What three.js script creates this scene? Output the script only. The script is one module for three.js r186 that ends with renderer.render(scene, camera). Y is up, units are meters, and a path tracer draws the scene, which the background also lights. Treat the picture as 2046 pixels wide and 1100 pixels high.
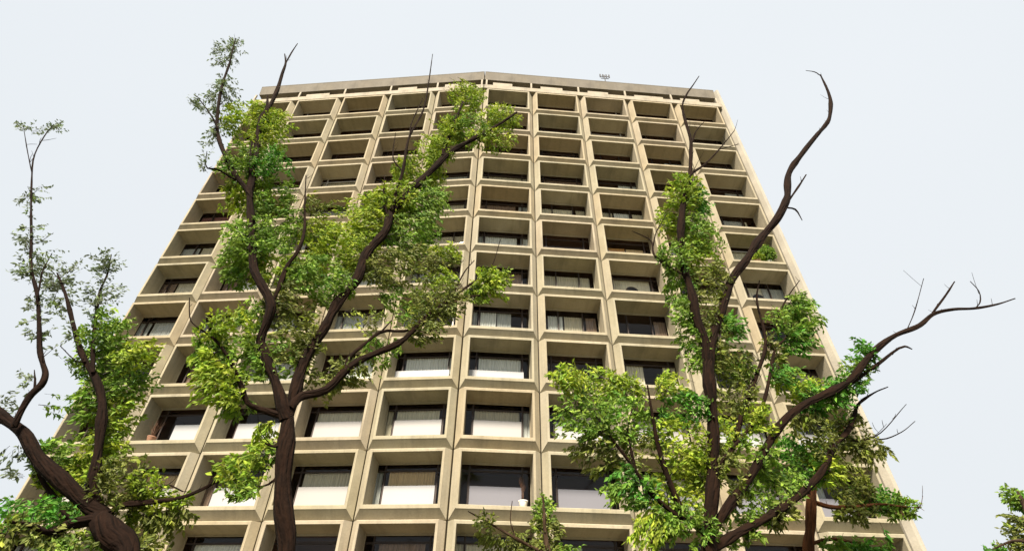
import * as THREE from 'three';
import { mergeGeometries } from 'three/addons/utils/BufferGeometryUtils.js';

// ------------------------------------------------------------------ camera, sky, sun, exposure
const scene = new THREE.Scene();
const EXPOSURE = 4.4;
const camera = new THREE.PerspectiveCamera(57.37, 1024 / 550, 0.1, 2000);
camera.position.set(2.767, 1.6, 22.969);
camera.rotation.order = 'YXZ';
camera.rotation.set(0.6827, 0.0085, 0.0147);

const renderer = new THREE.WebGLRenderer({ antialias: true });
renderer.setSize(1024, 550);
renderer.toneMapping = THREE.LinearToneMapping;
renderer.toneMappingExposure = EXPOSURE;
renderer.shadowMap.enabled = true;
renderer.shadowMap.type = THREE.PCFSoftShadowMap;

// seeded random numbers and periodic value noise
function rngOf(seed) { let s = seed >>> 0; return () => { s = (s + 0x6D2B79F5) >>> 0; let t = Math.imul(s ^ (s >>> 15), 1 | s); t = (t + Math.imul(t ^ (t >>> 7), 61 | t)) ^ t; return ((t ^ (t >>> 14)) >>> 0) / 4294967296; }; }
function hash2(i, j, s) { let h = Math.imul(i, 374761393) ^ Math.imul(j, 668265263) ^ Math.imul(s, 2147483647); h = Math.imul(h ^ (h >>> 13), 1274126177); return ((h ^ (h >>> 16)) >>> 0) / 4294967296; }
function pnoise(x, y, px, py, s) {
  const xi = Math.floor(x), yi = Math.floor(y), fx = x - xi, fy = y - yi, u = fx * fx * (3 - 2 * fx), v = fy * fy * (3 - 2 * fy), m = (a, n) => ((a % n) + n) % n;
  const a = hash2(m(xi, px), m(yi, py), s), b = hash2(m(xi + 1, px), m(yi, py), s), c = hash2(m(xi, px), m(yi + 1, py), s), d = hash2(m(xi + 1, px), m(yi + 1, py), s);
  return a + (b - a) * u + (c - a) * v + (a - b - c + d) * u * v;
}
// overcast sky: thin white cloud, a little bluer in places, brighter towards the zenith
{
  const W = 256, H = 128, d = new Float32Array(W * H * 4);
  for (let j = 0; j < H; j++) for (let i = 0; i < W; i++) {
    const el = (j + 0.5) / H * Math.PI - Math.PI / 2;
    const n = 0.6 * pnoise(i / 32, j / 16, 8, 8, 3) + 0.4 * pnoise(i / 12.8, j / 8, 20, 16, 4);
    const b = (1 + 0.05 * Math.max(0, Math.sin(el))) * (0.985 + 0.03 * n), k = 4 * (j * W + i), w = 0.5 + 0.5 * n;
    d[k] = (0.79 + 0.02 * w) * b / EXPOSURE; d[k + 1] = (0.84 + 0.01 * w) * b / EXPOSURE; d[k + 2] = 0.885 * b / EXPOSURE; d[k + 3] = 1;
  }
  const sky = new THREE.DataTexture(d, W, H, THREE.RGBAFormat, THREE.FloatType);
  sky.mapping = THREE.EquirectangularReflectionMapping; sky.magFilter = sky.minFilter = THREE.LinearFilter; sky.wrapS = THREE.RepeatWrapping; sky.needsUpdate = true;
  scene.background = sky; scene.environment = sky;
}
// sun behind thin cloud, behind and a little left of the camera
const sun = new THREE.DirectionalLight(0xfff1de, 2.9);
sun.position.set(-13, 76, 55); sun.target.position.set(0, 14, 0);
sun.castShadow = true; sun.shadow.radius = 22; sun.shadow.mapSize.set(4096, 4096);
Object.assign(sun.shadow.camera, { left: -40, right: 40, top: 40, bottom: -40, near: 1, far: 200 });
scene.add(sun, sun.target);

// ------------------------------------------------------------------ textures and materials
function dataTexture(n, fn, srgb) {
  const d = new Uint8Array(n * n * 4);
  for (let j = 0; j < n; j++) for (let i = 0; i < n; i++) { const c = fn(i / n, j / n), k = 4 * (j * n + i); for (let q = 0; q < 3; q++) d[k + q] = Math.max(0, Math.min(255, 255 * c[q])); d[k + 3] = 255; }
  const t = new THREE.DataTexture(d, n, n, THREE.RGBAFormat); t.wrapS = t.wrapT = THREE.RepeatWrapping; t.magFilter = THREE.LinearFilter; t.minFilter = THREE.LinearMipmapLinearFilter; t.generateMipmaps = true;
  if (srgb) t.colorSpace = THREE.SRGBColorSpace; t.needsUpdate = true; return t;
}
function fbm(u, v, f, oct, s) { let a = 0, w = 0.5, t = 0; for (let o = 0; o < oct; o++) { a += w * pnoise(u * f, v * f, f, f, s + o); t += w; w *= 0.55; f *= 2; } return a / t; }
// painted concrete: blotches, faint run-off streaks, pits
const concreteTex = dataTexture(512, (u, v) => {
  const b = fbm(u, v, 4, 5, 11), fine = fbm(u, v, 64, 3, 21), st = pnoise(u * 48, v * 3, 48, 3, 31) * pnoise(u * 9, v * 2, 9, 2, 37), warm = fbm(u, v, 3, 3, 41);
  const g = 0.80 + 0.20 * b + 0.08 * (fine - 0.5) - 0.12 * Math.max(0, st - 0.32);
  return [g * 1.0, g * (0.975 + 0.02 * warm), g * (0.92 + 0.07 * warm)];
}, true);
const concreteBump = dataTexture(256, (u, v) => { const g = 0.5 * fbm(u, v, 16, 4, 51) + 0.5 * fbm(u, v, 64, 2, 57); return [g, g, g]; });
const barkTex = dataTexture(256, (u, v) => { const r = pnoise(u * 24, v * 5, 24, 5, 61) * 0.6 + fbm(u, v, 8, 4, 67) * 0.4, m = fbm(u, v, 5, 3, 71); const g = 0.45 + 0.55 * r; return [g, g * (0.93 + 0.07 * m), g * (0.86 + 0.14 * m)]; }, true);
const barkBump = dataTexture(256, (u, v) => { const g = pnoise(u * 24, v * 5, 24, 5, 61) * 0.6 + fbm(u, v, 16, 3, 73) * 0.4; return [g, g, g]; });
const paveTex = dataTexture(512, (u, v) => { const g = 0.7 + 0.3 * fbm(u, v, 8, 6, 81); return [g, g * 0.98, g * 0.94]; }, true);
const clothTex = dataTexture(256, (u, v) => { const g = 0.86 + 0.14 * pnoise(u * 64, v * 4, 64, 4, 91) - 0.05 * fbm(u, v, 32, 2, 95); return [g, g, g]; }, true);

const std = (r, g, b, o = {}) => { const m = new THREE.MeshStandardMaterial({ roughness: 0.85, metalness: 0, side: THREE.DoubleSide, ...o }); m.color.setRGB(r, g, b); return m; };
function concrete(r, g, b, k) {
  const map = concreteTex.clone(), bump = concreteBump.clone(); map.offset.set(k * 0.37 % 1, k * 0.61 % 1); map.repeat.set(1 / 3.4, 1 / 3.4); bump.repeat.set(1 / 0.9, 1 / 0.9); map.needsUpdate = bump.needsUpdate = true;
  return std(r, g, b, { map, bumpMap: bump, bumpScale: 0.006, roughness: 0.88 });
}
const M = {
  concrete: [[0.365, 0.335, 0.24], [0.385, 0.352, 0.262], [0.355, 0.332, 0.245], [0.378, 0.337, 0.256], [0.37, 0.345, 0.265], [0.385, 0.338, 0.238]].map((c, k) => concrete(...c, k + 1)),
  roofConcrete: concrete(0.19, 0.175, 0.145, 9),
  bandConcrete: concrete(0.38, 0.35, 0.285, 8),
  finConcrete: concrete(0.41, 0.395, 0.345, 7),
  joint: std(0.10, 0.09, 0.075),
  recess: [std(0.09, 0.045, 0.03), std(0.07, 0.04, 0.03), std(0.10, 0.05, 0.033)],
  frame: std(0.03, 0.018, 0.013, { roughness: 0.6 }),
  whiteFrame: std(0.40, 0.39, 0.37, { roughness: 0.5 }),
  panel: [std(0.35, 0.36, 0.37, { roughness: 0.35 }), std(0.16, 0.162, 0.185, { roughness: 0.35 }), std(0.33, 0.326, 0.32, { roughness: 0.4 })],
  glass: new THREE.MeshPhysicalMaterial({ color: 0xf2f6f4, roughness: 0.05, specularIntensity: 0.55, transmission: 1, thickness: 0, ior: 1.5, side: THREE.DoubleSide }),
  bark: null, ground: null,
};
const cloth = (r, g, b) => { const map = clothTex.clone(); map.repeat.set(1, 0.5); map.needsUpdate = true; return std(r, g, b, { map, roughness: 1 }); };
const CL = { white: cloth(0.86, 0.85, 0.82), cream: cloth(0.80, 0.72, 0.56), beige: cloth(0.66, 0.58, 0.44), grey: cloth(0.52, 0.52, 0.50), brown: cloth(0.30, 0.20, 0.15), maroon: cloth(0.28, 0.12, 0.11), orange: cloth(0.62, 0.30, 0.09), tan: cloth(0.72, 0.50, 0.26) };
function barkMaterial(r, g, b) { const map = barkTex.clone(), bump = barkBump.clone(); map.repeat.set(1 / 0.5, 1 / 0.9); bump.repeat.set(1 / 0.5, 1 / 0.9); map.needsUpdate = bump.needsUpdate = true; const m = new THREE.MeshPhysicalMaterial({ map, bumpMap: bump, bumpScale: 0.03, roughness: 0.95, specularIntensity: 0.25, side: THREE.DoubleSide }); m.color.setRGB(r, g, b); return m; }
const leafMaterial = new THREE.MeshPhysicalMaterial({ color: 0xffffff, vertexColors: true, roughness: 0.75, specularIntensity: 0.35, transmission: 0.42, thickness: 0, side: THREE.DoubleSide });

// ------------------------------------------------------------------ helpers
const taken = new Map();
function numbered(name) { const n = taken.get(name) || 0; taken.set(name, n + 1); return n ? name + '_' + String(n).padStart(3, '0') : name; }
function mesh(name, geometry, material, parent) { const m = new THREE.Mesh(geometry, material); m.name = name; m.castShadow = m.receiveShadow = true; if (parent) parent.add(m); return m; }
function thing(name, label, category, group, kind) { const g = new THREE.Group(); g.name = numbered(name); g.userData = { label, category }; if (group) g.userData.group = group; if (kind) g.userData.kind = kind; scene.add(g); return g; }
// flat-shaded triangles from quads; uv in metres along the two dominant axes of each quad
function quads(list) {
  const P = [], U = [];
  for (const q of list) {
    const [a, b, c, d] = q, e1 = [b[0] - a[0], b[1] - a[1], b[2] - a[2]], e2 = [d[0] - a[0], d[1] - a[1], d[2] - a[2]];
    const n = [e1[1] * e2[2] - e1[2] * e2[1], e1[2] * e2[0] - e1[0] * e2[2], e1[0] * e2[1] - e1[1] * e2[0]].map(Math.abs);
    const uv = p => n[2] >= n[0] && n[2] >= n[1] ? [p[0], p[1]] : n[0] >= n[1] ? [p[2], p[1]] : [p[0], p[2]];
    for (const p of [a, b, c, a, c, d]) { P.push(...p); U.push(...uv(p)); }
  }
  const g = new THREE.BufferGeometry(); g.setAttribute('position', new THREE.Float32BufferAttribute(P, 3)); g.setAttribute('uv', new THREE.Float32BufferAttribute(U, 2)); g.computeVertexNormals(); return g;
}
// surface through a series of rectangles [x0, x1, y0, y1, z]: how every facade unit is shaped
function ring(loops) {
  const Q = [], C = l => [[l[0], l[2], l[4]], [l[1], l[2], l[4]], [l[1], l[3], l[4]], [l[0], l[3], l[4]]];
  for (let i = 0; i + 1 < loops.length; i++) { const A = C(loops[i]), B = C(loops[i + 1]); for (let k = 0; k < 4; k++) { const n = (k + 1) % 4; Q.push([A[k], A[n], B[n], B[k]]); } }
  return quads(Q);
}
function box(x0, x1, y0, y1, z0, z1) {
  const p = (x, y, z) => [x, y, z];
  return quads([[p(x0, y0, z1), p(x1, y0, z1), p(x1, y1, z1), p(x0, y1, z1)], [p(x1, y0, z0), p(x0, y0, z0), p(x0, y1, z0), p(x1, y1, z0)], [p(x0, y0, z0), p(x0, y0, z1), p(x0, y1, z1), p(x0, y1, z0)], [p(x1, y0, z1), p(x1, y0, z0), p(x1, y1, z0), p(x1, y1, z1)], [p(x0, y1, z1), p(x1, y1, z1), p(x1, y1, z0), p(x0, y1, z0)], [p(x0, y0, z0), p(x1, y0, z0), p(x1, y0, z1), p(x0, y0, z1)]]);
}
// extruded profile [[y, z], ...] along x
function along(profile, x0, x1) {
  const Q = [], n = profile.length;
  for (let i = 0; i < n; i++) { const a = profile[i], b = profile[(i + 1) % n]; Q.push([[x0, a[0], a[1]], [x1, a[0], a[1]], [x1, b[0], b[1]], [x0, b[0], b[1]]]); }
  const cap = x => { for (let i = 1; i + 1 < n; i++) Q.push([[x, ...profile[0]], [x, ...profile[i]], [x, ...profile[i + 1]], [x, ...profile[i + 1]]]); };
  cap(x0); cap(x1); return quads(Q);
}

// ------------------------------------------------------------------ ground
{
  const t = paveTex.clone(); t.repeat.set(220, 220); t.needsUpdate = true;
  const g = new THREE.PlaneGeometry(900, 900); g.rotateX(-Math.PI / 2);
  const m = mesh('ground', g, std(0.075, 0.07, 0.025, { map: t, roughness: 0.95 }), scene);
  m.userData = { kind: 'structure', label: 'dry olive lawn around the foot of the tower block', category: 'ground' };
}

// ------------------------------------------------------------------ tower block
const W = 4.0333, H = 3.0, HALF_KINK = 0.0803, FRONT = 0.4448, TOP = 39.90, ROWS = 12;
const tower = thing('apartment_tower', 'cream concrete tower block with a deep grid of framed windows and a bent facade', 'building');
const S = Math.sin(HALF_KINK), Cc = Math.cos(HALF_KINK);
// a wing's own axes: x along the facade from the bend, z out of it
function onWing(o, right, x, y, z = 0) { const s = right ? 1 : -1; o.rotation.y = s * HALF_KINK; o.position.set(x * Cc + s * S * (FRONT + z), y, -s * S * x + Cc * (FRONT + z)); return o; }

const hw = W / 2;
const unitGeo = ring([
  [-hw + .03, hw - .03, .04, H - .006, -1.75],
  [-hw + .03, hw - .03, .04, H - .006, -.31],
  [-hw + .268, hw - .268, .40, H - .006, -.028],
  [-hw + .285, hw - .285, .425, H - .03, -.003],
  [-hw + .295, hw - .295, .44, H - .04, 0],
  [-hw + .388, hw - .388, .575, H - .158, 0],
  [-hw + .402, hw - .402, .595, H - .172, -.018],
  [-hw + .405, hw - .405, .63, H - .31, -.98],
  [-hw + .41, hw - .41, .63, H - .32, -1.0],
  [-hw + .425, hw - .425, .63, H - .395, -1.003],
  [-hw + .43, hw - .43, .63, H - .405, -1.01],
  [-hw + .43, hw - .43, .63, H - .405, -1.065],
]);
// shaded room behind: jambs, ceiling, floor, back wall
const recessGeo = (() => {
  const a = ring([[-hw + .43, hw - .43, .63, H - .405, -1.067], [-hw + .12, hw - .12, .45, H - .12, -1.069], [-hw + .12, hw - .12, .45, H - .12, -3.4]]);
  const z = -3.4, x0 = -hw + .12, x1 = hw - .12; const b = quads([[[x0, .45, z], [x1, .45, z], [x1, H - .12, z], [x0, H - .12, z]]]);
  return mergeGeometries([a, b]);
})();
const WZ = -1.14;                                    // window plane
const frameGeo = mergeGeometries([
  box(-hw + .13, -hw + .20, .46, H - .14, WZ - .05, WZ + .02), box(hw - .20, hw - .13, .46, H - .14, WZ - .05, WZ + .02),
  box(-1.27, -1.19, .46, H - .14, WZ - .05, WZ + .03), box(1.19, 1.27, .46, H - .14, WZ - .05, WZ + .03),
  box(-hw + .2, hw - .2, .62, .69, WZ - .045, WZ + .015), box(-hw + .2, hw - .2, 2.30, 2.37, WZ - .045, WZ + .015), box(-hw + .2, hw - .2, H - .22, H - .145, WZ - .045, WZ + .015)]);
const frameGeo2 = mergeGeometries([
  box(-hw + .13, -hw + .20, .46, H - .14, WZ - .05, WZ + .02), box(hw - .20, hw - .13, .46, H - .14, WZ - .05, WZ + .02),
  box(-.75, -.68, .46, H - .14, WZ - .05, WZ + .03), box(.68, .75, .46, H - .14, WZ - .05, WZ + .03),
  box(-hw + .2, hw - .2, .62, .69, WZ - .045, WZ + .015), box(-hw + .2, hw - .2, H - .22, H - .145, WZ - .045, WZ + .015)]);
const paneGeo = new Map();
function pane(x0, x1) { const k = x0 + ',' + x1; if (!paneGeo.has(k)) paneGeo.set(k, quads([[[x0, .66, WZ - .012], [x1, .66, WZ - .012], [x1, H - .18, WZ - .012], [x0, H - .18, WZ - .012]]])); return paneGeo.get(k); }
const curtainGeo = new Map();
function curtain(x0, x1, y0, y1, pleat, seed) {
  const k = [x0, x1, y0, y1, pleat, seed % 3].join(); if (curtainGeo.has(k)) return curtainGeo.get(k);
  const n = Math.max(8, Math.round((x1 - x0) / 0.035)), Q = [], r = rngOf(seed % 3 + 5), ph = []; let a = 0;
  for (let i = 0; i <= n; i++) { a += (0.9 + 0.5 * r()) * 1.35; ph.push(pleat * Math.sin(a) + 0.3 * pleat * Math.sin(a * 0.37)); }
  const P = [], U = [], N = [], I = [];
  for (let i = 0; i <= n; i++) { const x = x0 + (x1 - x0) * i / n; for (const [j, y] of [[0, y0], [1, y1]]) { P.push(x, y, WZ - .12 + ph[i] * (j ? .8 : 1)); U.push(x, y); } }
  for (let i = 0; i < n; i++) I.push(2 * i, 2 * i + 2, 2 * i + 3, 2 * i, 2 * i + 3, 2 * i + 1);
  const g = new THREE.BufferGeometry(); g.setAttribute('position', new THREE.Float32BufferAttribute(P, 3)); g.setAttribute('uv', new THREE.Float32BufferAttribute(U, 2)); g.setIndex(I); g.computeVertexNormals(); curtainGeo.set(k, g); return g;
}
const panelGeo = new Map();
function panel(x0, x1, y0, y1, z) { const k = [x0, x1, y0, y1, z].join(); if (!panelGeo.has(k)) panelGeo.set(k, box(x0, x1, y0, y1, z - .03, z)); return panelGeo.get(k); }
// arched light in a solid board
const archGeo = (() => {
  const s = new THREE.Shape(); s.moveTo(-1.15, .7); s.lineTo(1.15, .7); s.lineTo(1.15, 2.36); s.lineTo(-1.15, 2.36); s.closePath();
  const h = new THREE.Path(); h.moveTo(-.42, 1.52); h.lineTo(.42, 1.52); h.absarc(0, 1.52, .42, 0, Math.PI, false); s.holes.push(h);
  const g = new THREE.ExtrudeGeometry(s, { depth: .04, bevelEnabled: false, curveSegments: 14 }); g.translate(0, 0, WZ - .2); return g;
})();

// what hangs in each window: [colour, x0, x1, y0, y1 ...]; rows from the top, bays from the left
const SPECIAL = {
  '4,0': [['maroon', -1.6, 1.6]], '5,0': [['beige', -.3, 1.7], ['grey', -1.7, -.5]], '6,0': [['brown', -1.7, -.8], ['beige', -.65, 1.7]], '7,0': [['grey', -1.7, -1.0], ['grey', -.8, 1.7]],
  '6,1': [['brown', -1.6, -.8], ['white', -.5, 1.7]], '7,1': [['grey', -1.7, -1.3], ['beige', -1.0, 1.7]], '8,1': [['brown', -1.2, -.2], ['white', .1, 1.7]], '9,1': [], '10,1': [['tan', -1.7, 1.7]], '9,0': [],
  '8,4': [['white', -1.1, 1.4]], '8,5': [['white', -1.1, 1.15]], '8,3': [['white', -.6, 1.7]], '8,7': [['cream', -1.5, -.2], ['cream', .9, 1.6]], '8,6': [], '8,2': [['grey', -1.7, 1.2]],
  '7,5': [['grey', -1.8, -1.35], ['white', -1.15, -.25], ['grey', -.2, .6]], '7,6': [['white', -1.3, -.45], ['beige', -.35, .75], ['brown', .9, 1.5]], '7,7': [['brown', .9, 1.6]], '7,3': [['grey', -1.7, 0], ['beige', .1, 1.7]], '7,4': [['grey', -1.7, -.4]],
  '6,6': [['beige', -1.5, 1.4]], '6,5': [['brown', -1, 1.2]], '6,4': [['grey', -1.6, .9], ['white', 1.2, 1.7]], '6,3': [['grey', -1.7, .8]], '5,5': [['grey', -1.8, -1.3], ['white', -1.15, .9], ['white', 1.15, 1.75]], '5,6': [], '5,4': [['beige', -1.2, 1.5]], '5,8': [['grey', -1, 1]],
  '4,5': [['brown', -1.7, .8], ['grey', 1, 1.6]], '4,6': [['cream', -1.6, .7], ['beige', .95, 1.6]], '4,7': [['beige', -1.6, -.5], ['white', -.4, .7], ['cream', .9, 1.7]], '4,9': [['grey', -1.6, .8], ['cream', .95, 1.1]], '4,2': [['grey', -1, 1]], '5,9': [['cream', -1.7, .4]],
  '9,2': [], '9,3': [['cream', -1.2, 1.7]], '9,4': [['beige', -1.75, -1.35], ['cream', -1.15, 1.0]], '9,5': [['beige', -1.15, 1.1], ['grey', 1.3, 1.7]], '9,6': [['beige', -.9, .9]], '10,2': [['brown', -1.7, -.6]], '10,3': [['beige', -1.1, 1.2]], '10,4': [['grey', -1.8, -1.35], ['tan', -1.05, 1.1]], '10,5': [], '10,6': [], '10,9': [['grey', -1.5, -.4]], '11,2': [['white', -1.2, 1.7]], '11,4': [['brown', -1, 1]],
};
const colours = ['white', 'beige', 'grey', 'brown', 'cream', 'beige', 'grey'];
for (let row = 0; row < ROWS; row++) for (let bay = 0; bay < 10; bay++) {
  const right = bay >= 5, r = rngOf(row * 131 + bay * 17 + 7), seed = row * 10 + bay;
  const u = mesh('facade_unit', unitGeo, M.concrete[Math.floor(r() * M.concrete.length)], tower);
  onWing(u, right, (bay - 5 + .5) * W, TOP - (row + 1) * H);
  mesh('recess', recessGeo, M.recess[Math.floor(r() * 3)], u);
  const low = row >= 8, three = low || r() < .6;
  mesh('window_frame', three ? frameGeo : frameGeo2, r() < .12 && !low ? M.whiteFrame : M.frame, u);
  const cut = three ? 1.23 : .715;
  for (const [a, b] of [[-hw + .17, -cut], [-cut, cut], [cut, hw - .17]]) mesh('window_pane', pane(a, b), M.glass, u);
  let hang = SPECIAL[row + ',' + bay];
  if (!hang) {
    hang = []; const c = colours[Math.floor(r() * colours.length)], t = r();
    if (t < .3) hang.push([c, -1.6, 1.6]); else if (t < .55) hang.push([c, -1.7, -.2 - .5 * Math.round(r() * 2)]); else if (t < .75) hang.push([c, .3, 1.7], [c, -1.7, -1.2]);
  }
  for (const [c, x0, x1] of hang) mesh('curtain', curtain(x0, x1, .62, 2.33, c === 'white' ? .035 : .028, seed), CL[c], u);
  if (row === 6 && (bay === 7 || bay === 9)) mesh('arched_board', archGeo, CL.cream, u);
  if (row === 5 && bay === 7) { mesh('blind', panel(-1.25, -.05, .75, 2.05, WZ - .16), CL.orange, u); mesh('blind', panel(.05, 1.2, .75, 2.02, WZ - .16), CL.tan, u); }
  if (row === 9 || row === 10) mesh('lower_panel', panel(bay < 2 ? -.5 : -1.18, 1.18, .66, row === 9 ? 1.78 : 1.66, WZ + .07), M.panel[right && row === 10 ? 1 : r() < .5 ? 0 : 2], u);
  if (row === 8 && (bay === 4 || bay === 5)) mesh('lower_panel', panel(-1.75, 1.3, .66, 1.52, WZ + .06), M.panel[0], u);
}
// parapet band over the top row, posts, set-back panels, roof beam with splayed underside, per wing
for (const right of [false, true]) {
  const s = right ? 1 : -1, L = 5 * W, x0 = right ? 0.0 : -L + .2, x1 = right ? L + .1 : 0.0;
  const band = mesh('parapet_band', along([[TOP + .004, -.30], [TOP + .004, -.02], [TOP + .03, .012], [TOP + .53, .012], [TOP + .55, -.01], [TOP + .55, -.9], [TOP + .004, -.9]], x0, x1), M.bandConcrete, tower); onWing(band, right, 0, 0);
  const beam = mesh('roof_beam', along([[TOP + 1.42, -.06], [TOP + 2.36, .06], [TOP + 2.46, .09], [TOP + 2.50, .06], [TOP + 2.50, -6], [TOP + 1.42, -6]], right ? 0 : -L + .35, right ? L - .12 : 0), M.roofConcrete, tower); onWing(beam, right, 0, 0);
  const back = mesh('attic_wall', box(x0 + .1, x1 - .1, TOP + .55, TOP + 1.42, -2.2, -2.0), M.joint, tower); onWing(back, right, 0, 0);
  const rr = rngOf(right ? 91 : 92);
  for (let k = 0; k <= 10; k++) {
    const x = s * (k * W / 2 + (k === 0 ? .25 : 0)); if (k % 2) {
      if (rr() < .85) { const p = mesh('attic_panel', box(-1.3, .3 + .9 * rr(), TOP + .56, TOP + .92 + .2 * rr(), -.16, -.10), M.bandConcrete, tower); onWing(p, right, x, 0); }
    } else { const p = mesh('attic_post', box(-.07, .07, TOP + .55, TOP + 1.47, -.18, -.06), M.bandConcrete, tower); onWing(p, right, x - s * .08, 0); }
  }
  // body of the building behind the units, dark behind the open joints
  const body = mesh('body_wall', box(right ? .05 : -L + .03, right ? L - .03 : -.05, 0, TOP + .5, -16, -3.45), M.concrete[2], tower); onWing(body, right, 0, 0);
  const base = mesh('base_wall', box(right ? .02 : -L + .05, right ? L - .05 : -.02, 0, TOP - ROWS * H - .01, -3.4, -.6), M.concrete[4], tower); onWing(base, right, 0, 0);
  for (let k = 0; k <= 5; k++) { const col = mesh('base_column', box(-.3, .3, 0, TOP - ROWS * H - .012, -.58, -.1), M.concrete[1], tower); onWing(col, right, s * Math.min(k * W + .32, L - .4), 0); }
}
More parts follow.
